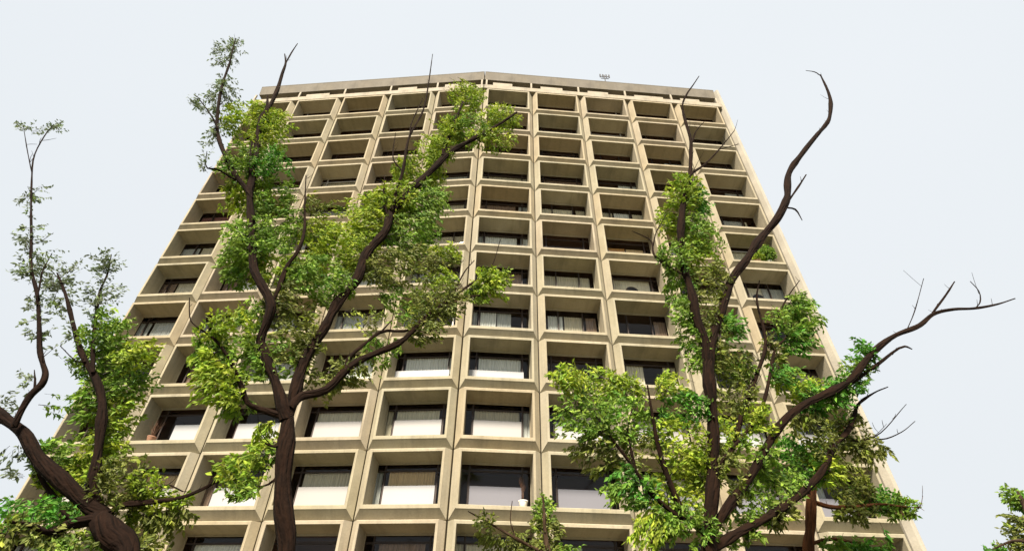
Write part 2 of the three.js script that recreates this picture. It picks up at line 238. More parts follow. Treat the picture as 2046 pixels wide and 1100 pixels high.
// end fin on the right with a splayed inner edge
{
  const P = [[0.06, -.6], [.07, -.31], [.24, -.03], [.27, 0], [.42, 0], [.45, -.03], [.45, -16]], top = TOP + 2.7, Q = [];
  for (let i = 0; i < P.length; i++) { const a = P[i], b = P[(i + 1) % P.length]; Q.push([[a[0], 0, a[1]], [b[0], 0, b[1]], [b[0], top, b[1]], [a[0], top, a[1]]]); }
  for (let i = 1; i + 1 < P.length; i++) Q.push([[P[0][0], top, P[0][1]], [P[i][0], top, P[i][1]], [P[i + 1][0], top, P[i + 1][1]], [P[i + 1][0], top, P[i + 1][1]]]);
  onWing(mesh('end_fin', quads(Q), M.finConcrete, tower), true, 5 * W, 0);
}
const TREE_DATA = {
 A: {
  limbs: [
   ['trunk',[[-.18,-.1,15.52,197],[-.18,.35,15.51,146],[-.22,1.5,15.47,124],[-.26,2.95,15.47,113],[-.43,3.57,15.47,120],[-.62,4.28,15.47,120],[-.76,4.71,15.47,109],[-.81,4.89,15.47,71]]],
   ['branch',[[-.77,4.75,15.47,84],[-.86,4.98,15.49,93],[-1.12,5.42,15.54,82],[-1.43,5.85,15.58,78],[-1.6,6.11,15.6,79],[-1.59,6.43,15.63,77],[-1.59,6.76,15.66,79],[-1.86,7.19,15.69,77],[-2.14,7.6,15.72,75],[-2.36,8.24,15.77,74],[-2.5,8.62,15.79,71],[-2.79,9.41,15.83,70],[-3,10.28,15.88,69],[-3.21,11.24,15.92,68],[-3.33,12,15.96,65],[-3.31,12.58,15.98,52],[-3.35,13.18,16.01,45],[-3.43,14.01,16.04,37],[-3.47,14.52,16.06,27],[-3.63,14.98,16.07,15]]],
   ['twig',[[-3.5,14.59,16.02,20],[-3.48,15.19,16.05,19],[-3.45,15.58,16.07,10]]],
   ['twig',[[-2.97,10.04,15.92,27],[-3.07,10.33,15.96,31],[-3.21,11.04,16.07,19]]],
   ['twig',[[-3.3,12.17,15.97,35],[-3.35,12.52,16.02,39],[-3.46,12.93,16.07,21]]],
   ['branch',[[-2.76,9.37,15.87,49],[-2.85,9.53,15.89,57],[-3.3,10.04,15.96,50],[-3.75,10.72,16.03,47],[-4.12,11.4,16.09,41],[-4.37,12.2,16.16,35],[-4.61,13.25,16.24,30],[-4.73,14.05,16.29,22],[-4.95,15.23,16.37,12]]],
   ['twig',[[-3.15,9.79,16.02,23],[-3.23,9.81,16.04,25],[-3.55,9.97,16.13,20],[-3.75,9.96,16.18,14],[-3.88,10.4,16.27,7]]],
   ['twig',[[-4.07,11.38,16.17,20],[-4.25,11.67,16.22,19],[-4.85,12.37,16.37,10]]],
   ['branch',[[-.76,4.79,15.47,79],[-.77,5.12,15.41,98],[-.84,5.6,15.34,88],[-.85,6.03,15.28,88],[-.77,6.59,15.21,88],[-.68,7.25,15.12,89],[-.4,7.91,15.03,93],[-.38,8.62,14.96,94],[-.19,9.43,14.88,94],[-.17,10.08,14.82,88],[.16,10.71,14.76,86],[.53,11.65,14.67,80],[.91,12.6,14.59,73],[1.52,13.26,14.52,64],[2.06,13.93,14.45,48],[2.76,14.89,14.37,25]]],
   ['twig',[[-.16,9.93,14.87,29],[-.31,10.27,14.9,32],[-.45,11.2,14.97,10]]],
   ['branch',[[-.11,10.1,14.87,42],[-.1,10.43,14.88,48],[-.08,11.46,14.89,38],[-.07,12.87,14.92,29],[.12,13.99,14.93,24],[.13,15.44,14.95,19],[.06,17.17,14.97,11]]],
   ['twig',[[-.11,11.54,14.87,18],[-.38,11.97,14.87,18],[-.5,13.11,14.87,9]]],
   ['twig',[[-.06,12.82,14.92,17],[-.1,13.36,14.93,18],[.06,14.66,14.97,10]]],
   ['branch',[[.82,12.44,14.62,50],[.83,12.78,14.6,61],[.95,13.91,14.54,48],[1.13,15.27,14.47,25]]],
   ['branch',[[-1.59,6.73,15.67,32],[-1.58,7.16,15.63,41],[-1.63,7.81,15.57,40],[-1.57,8.15,15.54,38],[-1.6,8.73,15.49,31],[-1.83,9.66,15.43,22],[-2.12,10.72,15.37,10]]],
   ['branch',[[-.77,4.95,15.47,57],[-.69,5.18,15.42,73],[-.38,5.35,15.33,66],[-.17,5.76,15.23,65],[.07,6.01,15.16,63],[.67,6.44,15.01,58],[.94,6.93,14.91,52],[1.17,7.31,14.84,46],[1.48,7.64,14.77,34],[2.04,7.81,14.67,14]]],
   ['branch',[[-.17,5.81,15.17,25],[-.18,6.02,15.14,32],[.03,6.39,15.07,28],[.29,6.71,15,27],[.7,6.76,14.93,24],[1.03,6.99,14.87,16]]],
   ['twig',[[.29,6.64,15.07,16],[.44,6.9,15.07,10]]],
   ['twig',[[1.41,7.6,14.77,26],[1.47,7.69,14.75,32],[1.84,8.13,14.65,23],[2.2,8.51,14.57,13]]],
   ['twig',[[1.49,7.68,14.77,16],[1.54,7.92,14.77,17],[1.58,8.11,14.77,9]]],
   ['branch',[[-.8,4.79,15.47,45],[-1.1,4.86,15.54,46],[-1.39,4.95,15.62,39],[-1.57,5.23,15.69,37],[-1.85,5.64,15.8,31],[-2.19,5.97,15.89,21],[-2.5,6.13,15.97,10]]],
   ['twig',[[-2.18,5.97,15.87,15],[-2.18,6.06,15.9,18],[-2.2,6.23,15.97,8]]],
   ['twig',[[-2.46,6.11,15.97,10],[-2.65,6.26,15.97,11],[-2.87,6.73,15.97,7]]],
   ['twig',[[-.61,3.95,15.47,19],[-.63,3.9,15.49,22],[-.72,3.75,15.57,15],[-.93,3.68,15.67,8]]],
   ['twig',[[-.7,4.43,15.47,22],[-.78,4.29,15.58,23],[-.9,4.31,15.67,12]]],
   ['twig',[[2.15,8.45,14.57,12],[2.27,8.75,14.55,13],[2.42,9.54,14.52,8]]],
   ['twig',[[1.5,7.73,14.77,15],[1.7,8.45,14.7,15],[1.87,8.76,14.67,9]]]],
  foliage: [
   [-5.26,15.09,16.04,.42,.67,4,.8],
   [-4.66,13.05,15.98,.42,.69,4,.8],
   [-4.24,11.53,15.98,.29,.53,4,.6],
   [-4.65,12.08,16.38,.26,.38,4,.5],
   [-3.72,10.07,16.39,.15,.38,4,.4],
   [-3.77,12.27,15.72,.61,.73,0,1],
   [-3.09,11.91,15.73,.45,.76,0,1],
   [-2.63,10.51,15.89,.37,.48,2,1],
   [-3.21,10.45,15.93,.51,.57,1,.9],
   [-3.16,9.88,15.35,.64,.6,0,1],
   [-2.53,9.82,15.52,.3,.71,1,1],
   [-2.53,8.42,15.62,.6,.63,1,1],
   [-2.22,8.96,15.27,.41,.69,1,.9],
   [-2.79,8.07,15.24,.46,.6,1,1],
   [-2.1,7.99,15.12,.56,.52,0,.9],
   [-1.44,9.02,15.06,.5,.64,0,.9],
   [-1.58,9.85,15.31,.34,.31,3,.4],
   [-1.26,7.83,15.32,.6,.48,1,.8],
   [-1.44,7.12,15.3,.47,.56,3,.8],
   [-1.03,6.22,15.26,.41,.57,3,1],
   [-1.25,5.87,15.35,.34,.46,1,.7],
   [-2.1,6.22,15.88,.42,.38,0,.8],
   [-2.36,5.93,15.47,.43,.41,1,.9],
   [-1.91,5.26,15.68,.49,.43,0,1.1],
   [-1.77,5.78,15.49,.43,.5,1,1],
   [-2.07,6.75,15.25,.37,.45,1,.8],
   [-2.25,5.48,15.78,.22,.33,0,.9],
   [-1.84,5.06,15.26,.38,.23,1,1],
   [-1.07,4.48,15.34,.23,.3,0,1.2],
   [-1.17,3.91,15.73,.43,.21,0,1.1],
   [-1.02,4.18,15.42,.3,.23,1,.8],
   [-.95,3.65,15.77,.34,.16,1,.8],
   [-.68,10.1,14.54,.73,.83,0,1.1],
   [-.88,8.95,14.67,.68,.78,0,1.1],
   [-.95,7.73,15.03,.51,.5,1,.9],
   [-.15,10.66,14.67,.72,.6,0,1.1],
   [.14,12.14,14.22,.77,.61,0,1.1],
   [.57,12.95,14.43,.54,.59,0,1.2],
   [.84,13.81,14.47,.44,.55,0,1],
   [1.21,16.04,14.08,.56,.72,0,1.1],
   [1.2,14.15,14.27,.74,.57,1,1],
   [2.27,15.05,14.02,.74,.55,0,1],
   [1.95,13.58,14.31,.86,.34,0,.8],
   [.7,10.77,14.57,.57,.61,1,1],
   [.41,9.75,14.4,.72,.79,1,1],
   [.2,8.45,14.68,.73,.51,3,.9],
   [.89,8.8,14.52,.56,.48,3,.9],
   [1.24,9.05,14.67,.39,.22,0,.8],
   [1.15,7.56,14.82,.71,.41,3,1],
   [.58,7.66,14.47,.5,.49,1,.8],
   [2.29,8.24,14.55,.46,.48,0,1.2],
   [1.9,8.02,14.35,.31,.23,1,.8],
   [1.08,6.91,14.73,.51,.31,3,.8],
   [.22,6.5,14.65,.42,.37,1,.6],
   [-.13,5.85,15.01,.49,.36,3,.8],
   [-.54,5.62,14.92,.43,.32,3,.7],
   [-.03,7.03,14.87,.32,.31,3,.35],
   [1.2,8.16,14.71,.42,.32,0,.6]]},
 B: {
  limbs: [
   ['trunk',[[-2.52,-.1,15.02,285],[-2.54,.35,15.01,211],[-2.6,1.5,14.97,179],[-2.69,3.01,14.97,163],[-3.03,3.26,14.97,160],[-3.28,3.42,14.97,140],[-3.41,3.52,14.97,82]]],
   ['branch',[[-3.36,3.46,14.97,85],[-3.45,3.6,14.99,94],[-3.59,3.85,15.02,83],[-3.66,4.06,15.04,78],[-3.74,4.28,15.06,72],[-3.79,4.42,15.08,70],[-3.92,4.73,15.11,68],[-4.09,5.13,15.15,66],[-4.25,5.38,15.17,64],[-4.5,5.69,15.2,54],[-4.73,5.91,15.22,44],[-5.4,6.76,15.3,35],[-5.82,7.29,15.34,26],[-6.2,7.74,15.37,12]]],
   ['branch',[[-4.43,5.65,15.27,28],[-4.68,6.16,15.29,32],[-4.9,6.67,15.31,28],[-5.15,7.34,15.34,22],[-5.22,7.74,15.35,16],[-5.38,8.23,15.37,8]]],
   ['twig',[[-4.66,5.85,15.27,12],[-4.8,5.85,15.27,12],[-5.28,6.16,15.27,7]]],
   ['branch',[[-3.27,3.43,14.97,106],[-3.63,3.64,15.04,121],[-4.11,3.95,15.14,105],[-4.51,4.21,15.22,97],[-4.87,4.53,15.3,89],[-5.11,4.67,15.34,83],[-5.36,4.8,15.39,80],[-5.8,5.06,15.46,67],[-6.42,5.49,15.57,41]]],
   ['branch',[[-4.94,4.59,15.47,44],[-4.94,4.65,15.48,53],[-4.95,4.87,15.5,48],[-4.92,5.09,15.53,47],[-4.84,5.27,15.55,46],[-4.88,5.45,15.57,43],[-5.04,5.64,15.59,39],[-5.23,5.87,15.61,37],[-5.53,6.38,15.65,34],[-5.88,6.97,15.69,30],[-6.27,7.5,15.73,26],[-6.65,8.14,15.77,23],[-7.11,8.93,15.82,19],[-7.61,9.83,15.87,16],[-8.05,10.68,15.91,13],[-8.2,11.39,15.95,11],[-8.21,11.76,15.97,7]]],
   ['twig',[[-7.79,10.13,15.87,9],[-8.52,11.1,15.87,10],[-9.09,11.88,15.87,6]]],
   ['twig',[[-5.76,6.87,15.77,14],[-5.83,7.05,15.77,16],[-6.01,7.47,15.77,12],[-6.1,7.9,15.77,6]]],
   ['twig',[[-4.98,5.13,15.47,15],[-5.08,5.34,15.47,15],[-5.24,5.58,15.47,7]]],
   ['branch',[[-3.24,3.36,14.97,74],[-3.33,3.37,15.05,85],[-3.5,3.28,15.24,65],[-3.59,3.16,15.41,49],[-3.76,3.21,15.57,31],[-3.94,3.2,15.77,17]]],
   ['branch',[[-3.73,3.39,14.97,37],[-4.01,3.61,15,44],[-4.2,3.77,15.02,38],[-4.44,3.95,15.04,32],[-4.66,4.18,15.07,16]]],
   ['branch',[[-3.29,3.4,14.97,48],[-3.14,3.61,14.91,51],[-2.8,3.67,14.85,38],[-2.37,3.78,14.76,30],[-2.18,3.89,14.72,26],[-2.04,4.01,14.68,24],[-1.79,4.26,14.62,19],[-1.51,4.35,14.57,10]]],
   ['twig',[[-3.03,3.66,14.82,20],[-2.94,3.84,14.77,22],[-2.71,3.98,14.72,16],[-2.44,3.9,14.67,9]]]],
  foliage: [
   [-9.42,12.24,15.65,.25,.2,4,.5],
   [-8.51,12.01,15.78,.32,.24,4,.6],
   [-7.56,9.51,15.63,.26,.49,4,.4],
   [-6.89,8.4,15.69,.36,.36,4,.5],
   [-6.27,7.59,15.77,.37,.34,4,.6],
   [-6.41,7.87,15.2,.4,.52,4,.7],
   [-5.23,7.92,15.47,.31,.39,4,.7],
   [-5.97,7.36,15.14,.37,.45,4,.6],
   [-6.07,8.22,15.18,.14,.16,4,.5],
   [-5.87,6.65,15.61,.3,.45,4,.35],
   [-5.46,6.39,15.4,.34,.41,4,.35],
   [-5,7.13,15.39,.37,.43,4,.7],
   [-4.73,6.57,15.14,.49,.48,1,1],
   [-4.72,6.11,14.81,.57,.46,1,1],
   [-3.87,6.14,15.17,.41,.27,0,.9],
   [-3.98,5.72,14.87,.45,.35,1,.8],
   [-4.54,5.31,14.88,.34,.52,1,.9],
   [-4.13,5.09,14.66,.44,.51,0,1],
   [-4,4.55,14.62,.42,.45,0,1.1],
   [-4.52,4.43,14.94,.32,.35,1,.9],
   [-4.21,4.13,14.77,.56,.34,0,.9],
   [-3.35,4.02,15.01,.39,.38,3,.9],
   [-5.49,5.62,15.26,.15,.22,4,.3],
   [-5.48,5.14,15.23,.25,.3,4,.45],
   [-5.02,4.19,15.02,.34,.22,4,.5],
   [-4.07,3.44,15.35,.59,.2,2,1.1],
   [-3.92,3.1,15.62,.34,.24,3,.9],
   [-4.05,3.62,14.58,.39,.22,1,.9],
   [-3.51,3.11,15.33,.42,.19,3,.8],
   [-3.2,3.82,14.7,.4,.22,3,.9],
   [-2.98,4.01,14.87,.31,.22,0,.8],
   [-2.64,3.77,14.64,.4,.2,0,1.1],
   [-2.54,3.51,14.53,.39,.22,3,.8],
   [-3.13,3.52,14.45,.33,.2,0,.8],
   [-2.62,3.27,14.59,.38,.28,3,.8],
   [-3.42,2.98,15.36,.27,.15,1,.7],
   [-3.49,3.16,14.6,.23,.19,1,.7]]},
 C: {
  limbs: [
   ['trunk',[[5.54,-.1,15.02,185],[5.55,.35,15.01,137],[5.56,1.5,14.97,116],[5.58,3.04,14.97,106],[5.65,3.43,14.97,99],[5.84,4.18,14.97,89],[6.03,4.91,14.97,86],[6.21,5.72,14.97,96],[6.27,6.07,14.97,94],[6.31,6.33,14.97,64]]],
   ['branch',[[6.24,5.85,14.97,70],[6.26,6.18,15,89],[6.28,6.53,15.03,85],[6.2,7.01,15.07,84],[6.2,7.65,15.11,79],[6.19,8.39,15.16,76],[6.35,9.26,15.21,71],[6.54,10.06,15.26,64],[6.77,10.73,15.29,55],[7.04,11.77,15.34,43],[7.13,12.21,15.36,38],[7.18,13.63,15.41,28],[7.4,14.16,15.43,23],[7.67,14.6,15.45,18],[7.93,15.04,15.47,10]]],
   ['twig',[[7.05,11.85,15.37,19],[7.11,12.05,15.39,22],[7.31,12.49,15.43,16],[7.57,12.82,15.47,9]]],
   ['twig',[[6.77,10.74,15.37,27],[6.88,10.89,15.38,31],[7.22,11.18,15.4,24],[7.74,11.79,15.44,18],[8.23,12.44,15.47,9]]],
   ['twig',[[7.65,11.67,15.47,12],[8.19,11.89,15.47,9]]],
   ['twig',[[6.1,8.01,15.17,25],[5.92,8.26,15.09,28],[5.71,8.7,14.98,23],[5.74,9.21,14.89,18],[5.4,9.6,14.77,9]]],
   ['twig',[[5.75,8.99,14.87,14],[5.94,9.55,14.81,13],[6.17,9.95,14.77,8]]],
   ['branch',[[6.24,5.85,14.97,70],[6.34,6.27,14.94,90],[6.57,6.81,14.9,84],[6.9,7.54,14.86,84],[7.21,8.13,14.82,85],[7.76,8.73,14.78,87],[8.36,9.52,14.74,85],[8.88,10.16,14.71,89],[9.36,10.89,14.67,82],[9.76,11.81,14.64,75],[10.41,12.7,14.6,67],[11.11,13.56,14.57,59],[11.82,14.39,14.54,55],[12.2,15.26,14.51,51],[12.4,16.04,14.49,37],[12.56,16.98,14.47,19]]],
   ['twig',[[9.27,10.63,14.67,26],[9.76,11.25,14.67,28],[10.13,11.73,14.67,17]]],
   ['twig',[[9.22,10.53,14.67,21],[9.47,10.51,14.62,22],[9.54,10.19,14.57,9]]],
   ['twig',[[12.55,16.86,14.47,13],[12.43,17.13,14.47,13],[12.17,17.22,14.47,8]]],
   ['branch',[[5.67,3.37,14.97,58],[5.98,3.7,14.91,68],[6.4,4.12,14.83,66],[6.96,4.7,14.74,66],[7.45,5.16,14.67,65],[7.89,5.47,14.62,67],[8.56,5.84,14.55,67],[9.05,6.13,14.49,66],[9.77,6.69,14.42,57],[10.45,7.13,14.36,51],[11.09,7.44,14.3,45],[11.57,7.76,14.26,41],[12.1,7.9,14.21,31],[12.57,7.95,14.17,27],[13.18,8.1,14.12,21],[13.78,8.32,14.07,11]]],
   ['twig',[[11.6,7.77,14.17,21],[12.14,8.26,14.17,22],[12.59,8.7,14.17,13]]],
   ['twig',[[12.68,8,14.12,9],[12.89,8.17,14.11,12],[13.07,8.5,14.09,10],[13.06,8.79,14.07,8]]],
   ['twig',[[10.83,7.33,14.22,10],[11.22,7.79,14.2,10],[11.94,8.78,14.17,7]]],
   ['branch',[[8.2,5.63,14.42,33],[8.38,5.73,14.41,41],[9.04,6.04,14.37,38],[9.8,6.49,14.32,31],[10.58,6.94,14.28,20],[10.7,6.88,14.27,10]]],
   ['branch',[[5.86,4.18,14.97,34],[6.29,4.57,14.87,39],[6.64,4.91,14.78,35],[7.1,5.41,14.68,32],[7.55,6.19,14.55,30],[7.86,6.74,14.46,26],[8.18,7.03,14.41,18],[8.37,7.28,14.37,12]]],
   ['twig',[[7.89,6.75,14.37,21],[7.8,6.95,14.37,32],[7.83,7.33,14.37,27],[7.9,8.03,14.37,21],[8.11,8.52,14.37,11]]],
   ['twig',[[7.85,6.87,14.37,19],[8.16,7.46,14.34,20],[8.64,8.14,14.3,16],[9.06,8.61,14.27,9]]],
   ['branch',[[6.38,4.64,14.77,35],[6.73,5.26,14.69,47],[6.99,5.69,14.64,44],[7.33,6.23,14.57,39],[7.63,6.75,14.52,33],[7.78,7.27,14.47,22]]],
   ['branch',[[5.61,3.27,14.97,47],[5.29,3.54,15.05,49],[5.09,4.15,15.16,38],[5.02,4.63,15.24,32],[4.99,5.05,15.31,23],[4.97,5.47,15.37,13]]],
   ['branch',[[5.46,3.4,14.97,37],[5.08,3.6,15.07,40],[4.79,3.83,15.17,32],[4.57,4.17,15.26,27],[4.29,4.54,15.37,19],[4.05,4.88,15.47,11]]],
   ['twig',[[4.6,4.12,15.27,18],[4.57,4.37,15.31,21],[4.54,4.72,15.37,11]]],
   ['branch',[[5.6,3.11,14.97,56],[5.94,3.27,14.87,69],[6.39,3.49,14.74,63],[6.87,3.75,14.6,59],[7.39,4.06,14.46,57],[7.99,4.46,14.31,54],[8.46,4.92,14.17,48],[8.83,5.22,14.09,43],[9.16,5.61,13.99,36],[9.34,5.84,13.94,31],[9.85,6.14,13.84,17],[10.24,6.3,13.77,8]]],
   ['twig',[[8.91,5.23,13.87,13],[9.07,5.16,13.87,14],[9.51,5.27,13.87,10],[10.35,5.89,13.87,5]]],
   ['twig',[[9.38,5.24,13.87,11],[9.59,5.2,13.84,12],[10.05,5.36,13.8,9],[10.43,5.59,13.77,6]]]],
  foliage: [
   [6.63,10.45,15.16,.46,.6,0,1.1],
   [7.12,10.4,14.9,.23,.53,2,.9],
   [6.42,9.98,14.71,.41,.53,0,1],
   [6.82,9.34,15.04,.39,.54,1,1],
   [6.08,8.5,15.15,.38,.51,1,1],
   [6.74,8.84,14.78,.43,.42,0,.9],
   [6.2,8.04,14.73,.38,.52,1,1],
   [6.84,8.17,14.78,.44,.47,3,.8],
   [6.45,7.37,14.84,.39,.49,3,.9],
   [5.91,7.21,15.02,.24,.37,1,.9],
   [6.15,6.58,14.8,.37,.57,1,.9],
   [6.66,6.5,14.68,.46,.53,3,.9],
   [6.97,6.95,14.94,.25,.33,2,.6],
   [6.91,6.38,14.58,.35,.35,1,.8],
   [8.82,7.8,14.23,.42,.64,1,1],
   [8.46,7.05,14.23,.45,.37,2,1],
   [8.22,7.43,14.38,.27,.38,1,.6],
   [7.76,6.12,14.63,.35,.24,2,.7],
   [7.82,6.77,14.34,.26,.43,3,.6],
   [3.62,5.6,15.38,.35,.25,0,1.1],
   [4.17,5.68,15.06,.5,.31,0,1.2],
   [4.61,5.63,14.99,.4,.31,0,1.1],
   [3.68,4.97,15.27,.35,.48,1,.8],
   [4.32,4.96,15.26,.5,.48,1,1],
   [3.98,4.47,15.09,.4,.39,3,.7],
   [4.56,4.53,14.94,.41,.4,3,.8],
   [4.54,3.98,15.16,.36,.36,2,.9],
   [4.94,4.86,14.92,.31,.39,1,.7],
   [4.29,3.77,15.18,.26,.19,1,.9],
   [5.47,5.64,15.18,.28,.2,0,.9],
   [5.66,5.27,14.99,.41,.4,2,.9],
   [5.37,4.66,15.02,.46,.45,0,1],
   [5.73,4.38,14.66,.47,.4,0,1.1],
   [5.22,3.96,14.77,.48,.39,0,1.1],
   [5.19,3.45,15.08,.49,.34,1,1],
   [4.71,3.24,15.14,.36,.26,0,1],
   [6.33,4.86,14.75,.31,.45,0,.8],
   [6.76,5.67,14.56,.44,.43,3,.8],
   [6.11,4.22,14.92,.31,.44,3,.9],
   [6.95,5.23,14.72,.34,.33,0,.9],
   [6.67,4.63,14.73,.36,.3,1,.6],
   [6.1,3.51,14.63,.45,.28,1,.8],
   [8.12,6.08,14.22,.54,.29,0,1.1],
   [8.45,5.73,14.27,.51,.36,2,1.1],
   [8.97,6.08,14.23,.48,.31,2,1],
   [9.61,6.76,14.29,.3,.32,2,1],
   [9.28,6.41,14.27,.26,.21,1,.8],
   [8.04,5.15,14.29,.43,.33,3,.8],
   [7.85,4.77,13.83,.61,.51,2,1.1],
   [7.14,4.27,14.31,.48,.4,1,1],
   [8.17,4.63,14,.43,.42,0,.8],
   [6.91,3.75,14.5,.38,.29,3,.8],
   [6.56,3.9,14.5,.39,.29,1,.7],
   [9.18,5,13.79,.5,.34,3,1],
   [9.12,5.51,13.72,.38,.35,3,.8]]},
 D: {
  limbs: [
   ['trunk',[[8.11,-.1,12.52,154],[8.12,.35,12.51,114],[8.17,1.5,12.47,96],[8.23,3.51,12.47,88],[8.47,4.03,12.47,91],[8.73,4.58,12.47,89],[8.94,4.97,12.47,81]]],
   ['branch',[[8.88,4.87,12.47,51],[9.21,5.31,12.37,57],[9.63,5.78,12.27,41],[10.16,6.16,12.17,19]]],
   ['branch',[[8.7,4.48,12.47,43],[9.04,4.41,12.4,44],[9.58,4.42,12.31,35],[10.16,4.49,12.22,27],[10.6,4.48,12.14,15],[11.05,4.48,12.07,6]]],
   ['twig',[[10.8,4.46,12.17,7],[11,4.49,12.13,8],[11.21,4.72,12.07,5]]],
   ['branch',[[8.35,3.72,12.47,34],[8.84,3.84,12.34,34],[9.49,3.79,12.17,16]]]],
  foliage: [
   [9.75,4.99,12.09,.51,.38,3,1],
   [10.22,4.66,11.88,.63,.29,2,1.1],
   [10.65,4.55,11.95,.41,.27,1,1.1],
   [9.52,4.37,12.21,.48,.28,3,.8],
   [9.61,5.55,12.14,.4,.58,3,.7],
   [9.53,3.73,12.21,.49,.19,2,1],
   [8.8,3.69,12.42,.31,.2,1,.6]]},
 E: {
  limbs: [
   ['trunk',[[3.54,-.1,12.02,101],[3.53,.35,12.01,75],[3.52,1.5,11.97,63],[3.5,3.46,11.97,58],[3.43,3.81,11.97,49],[3.4,4.17,11.97,35],[3.38,4.65,11.97,16]]],
   ['branch',[[3.48,3.53,11.97,31],[3.16,3.67,12.01,35],[2.82,3.83,12.05,28],[2.32,4.08,12.11,22],[1.86,4.29,12.17,10]]],
   ['twig',[[2.82,3.83,12.07,14],[2.72,4.14,12.07,14],[2.75,4.52,12.07,7]]]],
  foliage: [
   [3.4,4.43,11.78,.27,.4,1,1],
   [3.45,3.94,11.76,.4,.48,3,1],
   [2.52,3.84,11.67,.6,.28,3,.8],
   [2.17,4.15,12.22,.28,.15,3,.5],
   [3.1,3.71,11.79,.48,.28,3,.8],
   [3.81,3.68,11.82,.33,.21,1,.6]]},
 F: {
  limbs: [
   ['trunk',[[13.7,-.1,11.02,166],[13.71,.35,11.01,123],[13.77,1.5,10.97,104],[13.84,3.75,10.97,95],[14.12,4.33,10.97,76],[14.27,4.84,10.97,51],[14.29,5.16,10.97,23]]],
   ['branch',[[14,4.08,10.97,39],[13.6,4.13,10.97,33],[13.01,3.95,10.97,13]]]],
  foliage: [
   [14.33,5.11,10.76,.31,.27,1,.9],
   [14.07,4.39,10.66,.32,.43,3,1],
   [14.46,4.79,10.75,.32,.49,2,.9],
   [13.21,4,10.82,.26,.12,2,.6],
   [13.52,3.98,10.82,.36,.19,3,.8]]},
};

// ------------------------------------------------------------------ trees
function spurred(pts, seed, radial, chance) {
  const parts = [limbGeometry(pts, seed, radial)], r = rngOf(seed * 7 + 1), n = pts.length - 1;
  for (let i = 0; i < n; i++) {
    const a = pts[i], b = pts[i + 1], d = Math.hypot(b[0] - a[0], b[1] - a[1], b[2] - a[2]), R = .5 * (a[3] + b[3]);
    for (let k = 0; k < Math.ceil(d / .35); k++) {
      if (R > 60 || r() > chance) continue;
      const f = r(), p = [0, 1, 2].map(q => a[q] + (b[q] - a[q]) * f), l = .08 + .32 * r() * r(), an = r() * 6.28, u = [Math.cos(an), .5 + r() * .6, Math.sin(an)], along = [0, 1, 2].map(q => (b[q] - a[q]) / d);
      const dir = u.map((v, q) => v * .7 + along[q] * .6), m = p.map((v, q) => v + dir[q] * l * .55), e = p.map((v, q) => v + dir[q] * l + (q === 1 ? l * .25 : (r() - .5) * l * .5));
      parts.push(limbGeometry([[...p, Math.min(R * .5, 9)], [...m, 5], [...e, 3]], seed + i * 13 + k, 4));
    }
  }
  return parts.length > 1 ? mergeGeometries(parts) : parts[0];
}
function limbGeometry(pts, seed, radial) {
  const r = rngOf(seed), C = new THREE.CatmullRomCurve3(pts.map(p => new THREE.Vector3(p[0], p[1], p[2])), false, 'centripetal');
  const len = C.getLength(), n = Math.max(pts.length * 2, Math.min(120, Math.round(len / (radial > 6 ? 0.14 : 0.1)))), N = pts.length - 1;
  const P = [], U = [], I = []; let nx = new THREE.Vector3(1, 0, 0.3).normalize(), prev = null, l = 0;
  const lump = Array.from({ length: radial }, () => r() * 6.28), k1 = 2 + r() * 2, amp = radial > 6 ? .10 : .16;
  for (let i = 0; i <= n; i++) {
    const t = i / n, p = C.getPoint(t), tan = C.getTangent(t), q = Math.min(N - 1e-6, t * N), a = Math.floor(q), R = (pts[a][3] + (pts[a + 1][3] - pts[a][3]) * (q - a)) / 1000;
    nx.addScaledVector(tan, -nx.dot(tan)).normalize(); const ny = new THREE.Vector3().crossVectors(tan, nx); if (prev) l += p.distanceTo(prev); prev = p;
    const bumpy = 1 + .14 * Math.max(0, Math.sin(l * 1.7 * k1 + lump[3 % radial])) ** 6 + .09 * Math.sin(l * 2.6 * k1 + lump[0]) + .06 * Math.sin(l * 7.3 + lump[1]);
    const kx = .35 * R * Math.sin(l * 1.9 + lump[2]) , ky = .35 * R * Math.sin(l * 2.3 + lump[1]);
    for (let j = 0; j <= radial; j++) {
      const an = j / radial * Math.PI * 2, rad = R * bumpy * (1 + amp * Math.sin(an * 3 + lump[0] + l * 1.3) * Math.sin(l * 3.1 + lump[j % radial]));
      const c = Math.cos(an) * rad + kx, s = Math.sin(an) * rad + ky; P.push(p.x + nx.x * c + ny.x * s, p.y + nx.y * c + ny.y * s, p.z + nx.z * c + ny.z * s); U.push(j / radial * 6.28 * Math.max(R, .02), l);
    }
  }
  for (let i = 0; i < n; i++) for (let j = 0; j < radial; j++) { const a = i * (radial + 1) + j, b = a + radial + 1; I.push(a, b, b + 1, a, b + 1, a + 1); }
  const tip = P.length / 3, e = C.getPoint(1); P.push(e.x, e.y, e.z); U.push(0, l); for (let j = 0; j < radial; j++) { const a = n * (radial + 1) + j; I.push(a, tip, a + 1); }
  const g = new THREE.BufferGeometry(); g.setAttribute('position', new THREE.Float32BufferAttribute(P, 3)); g.setAttribute('uv', new THREE.Float32BufferAttribute(U, 2)); g.setIndex(I); g.computeVertexNormals(); return g;
}
// leaf colours (linear) by kind of growth: fresh, mature, deep, dry olive, grey-green
const TONES = [
  [[.36, .46, .03], [.26, .40, .025], [.43, .49, .045], [.19, .32, .02]],
  [[.17, .31, .03], [.23, .37, .035], [.12, .25, .025], [.29, .40, .055]],
  [[.09, .31, .025], [.12, .34, .03], [.17, .32, .03], [.06, .23, .02]],
  [[.20, .23, .04], [.15, .19, .03], [.25, .27, .06], [.11, .15, .025]],
  [[.20, .25, .15], [.16, .21, .11], [.24, .29, .18], [.17, .23, .11]],
];
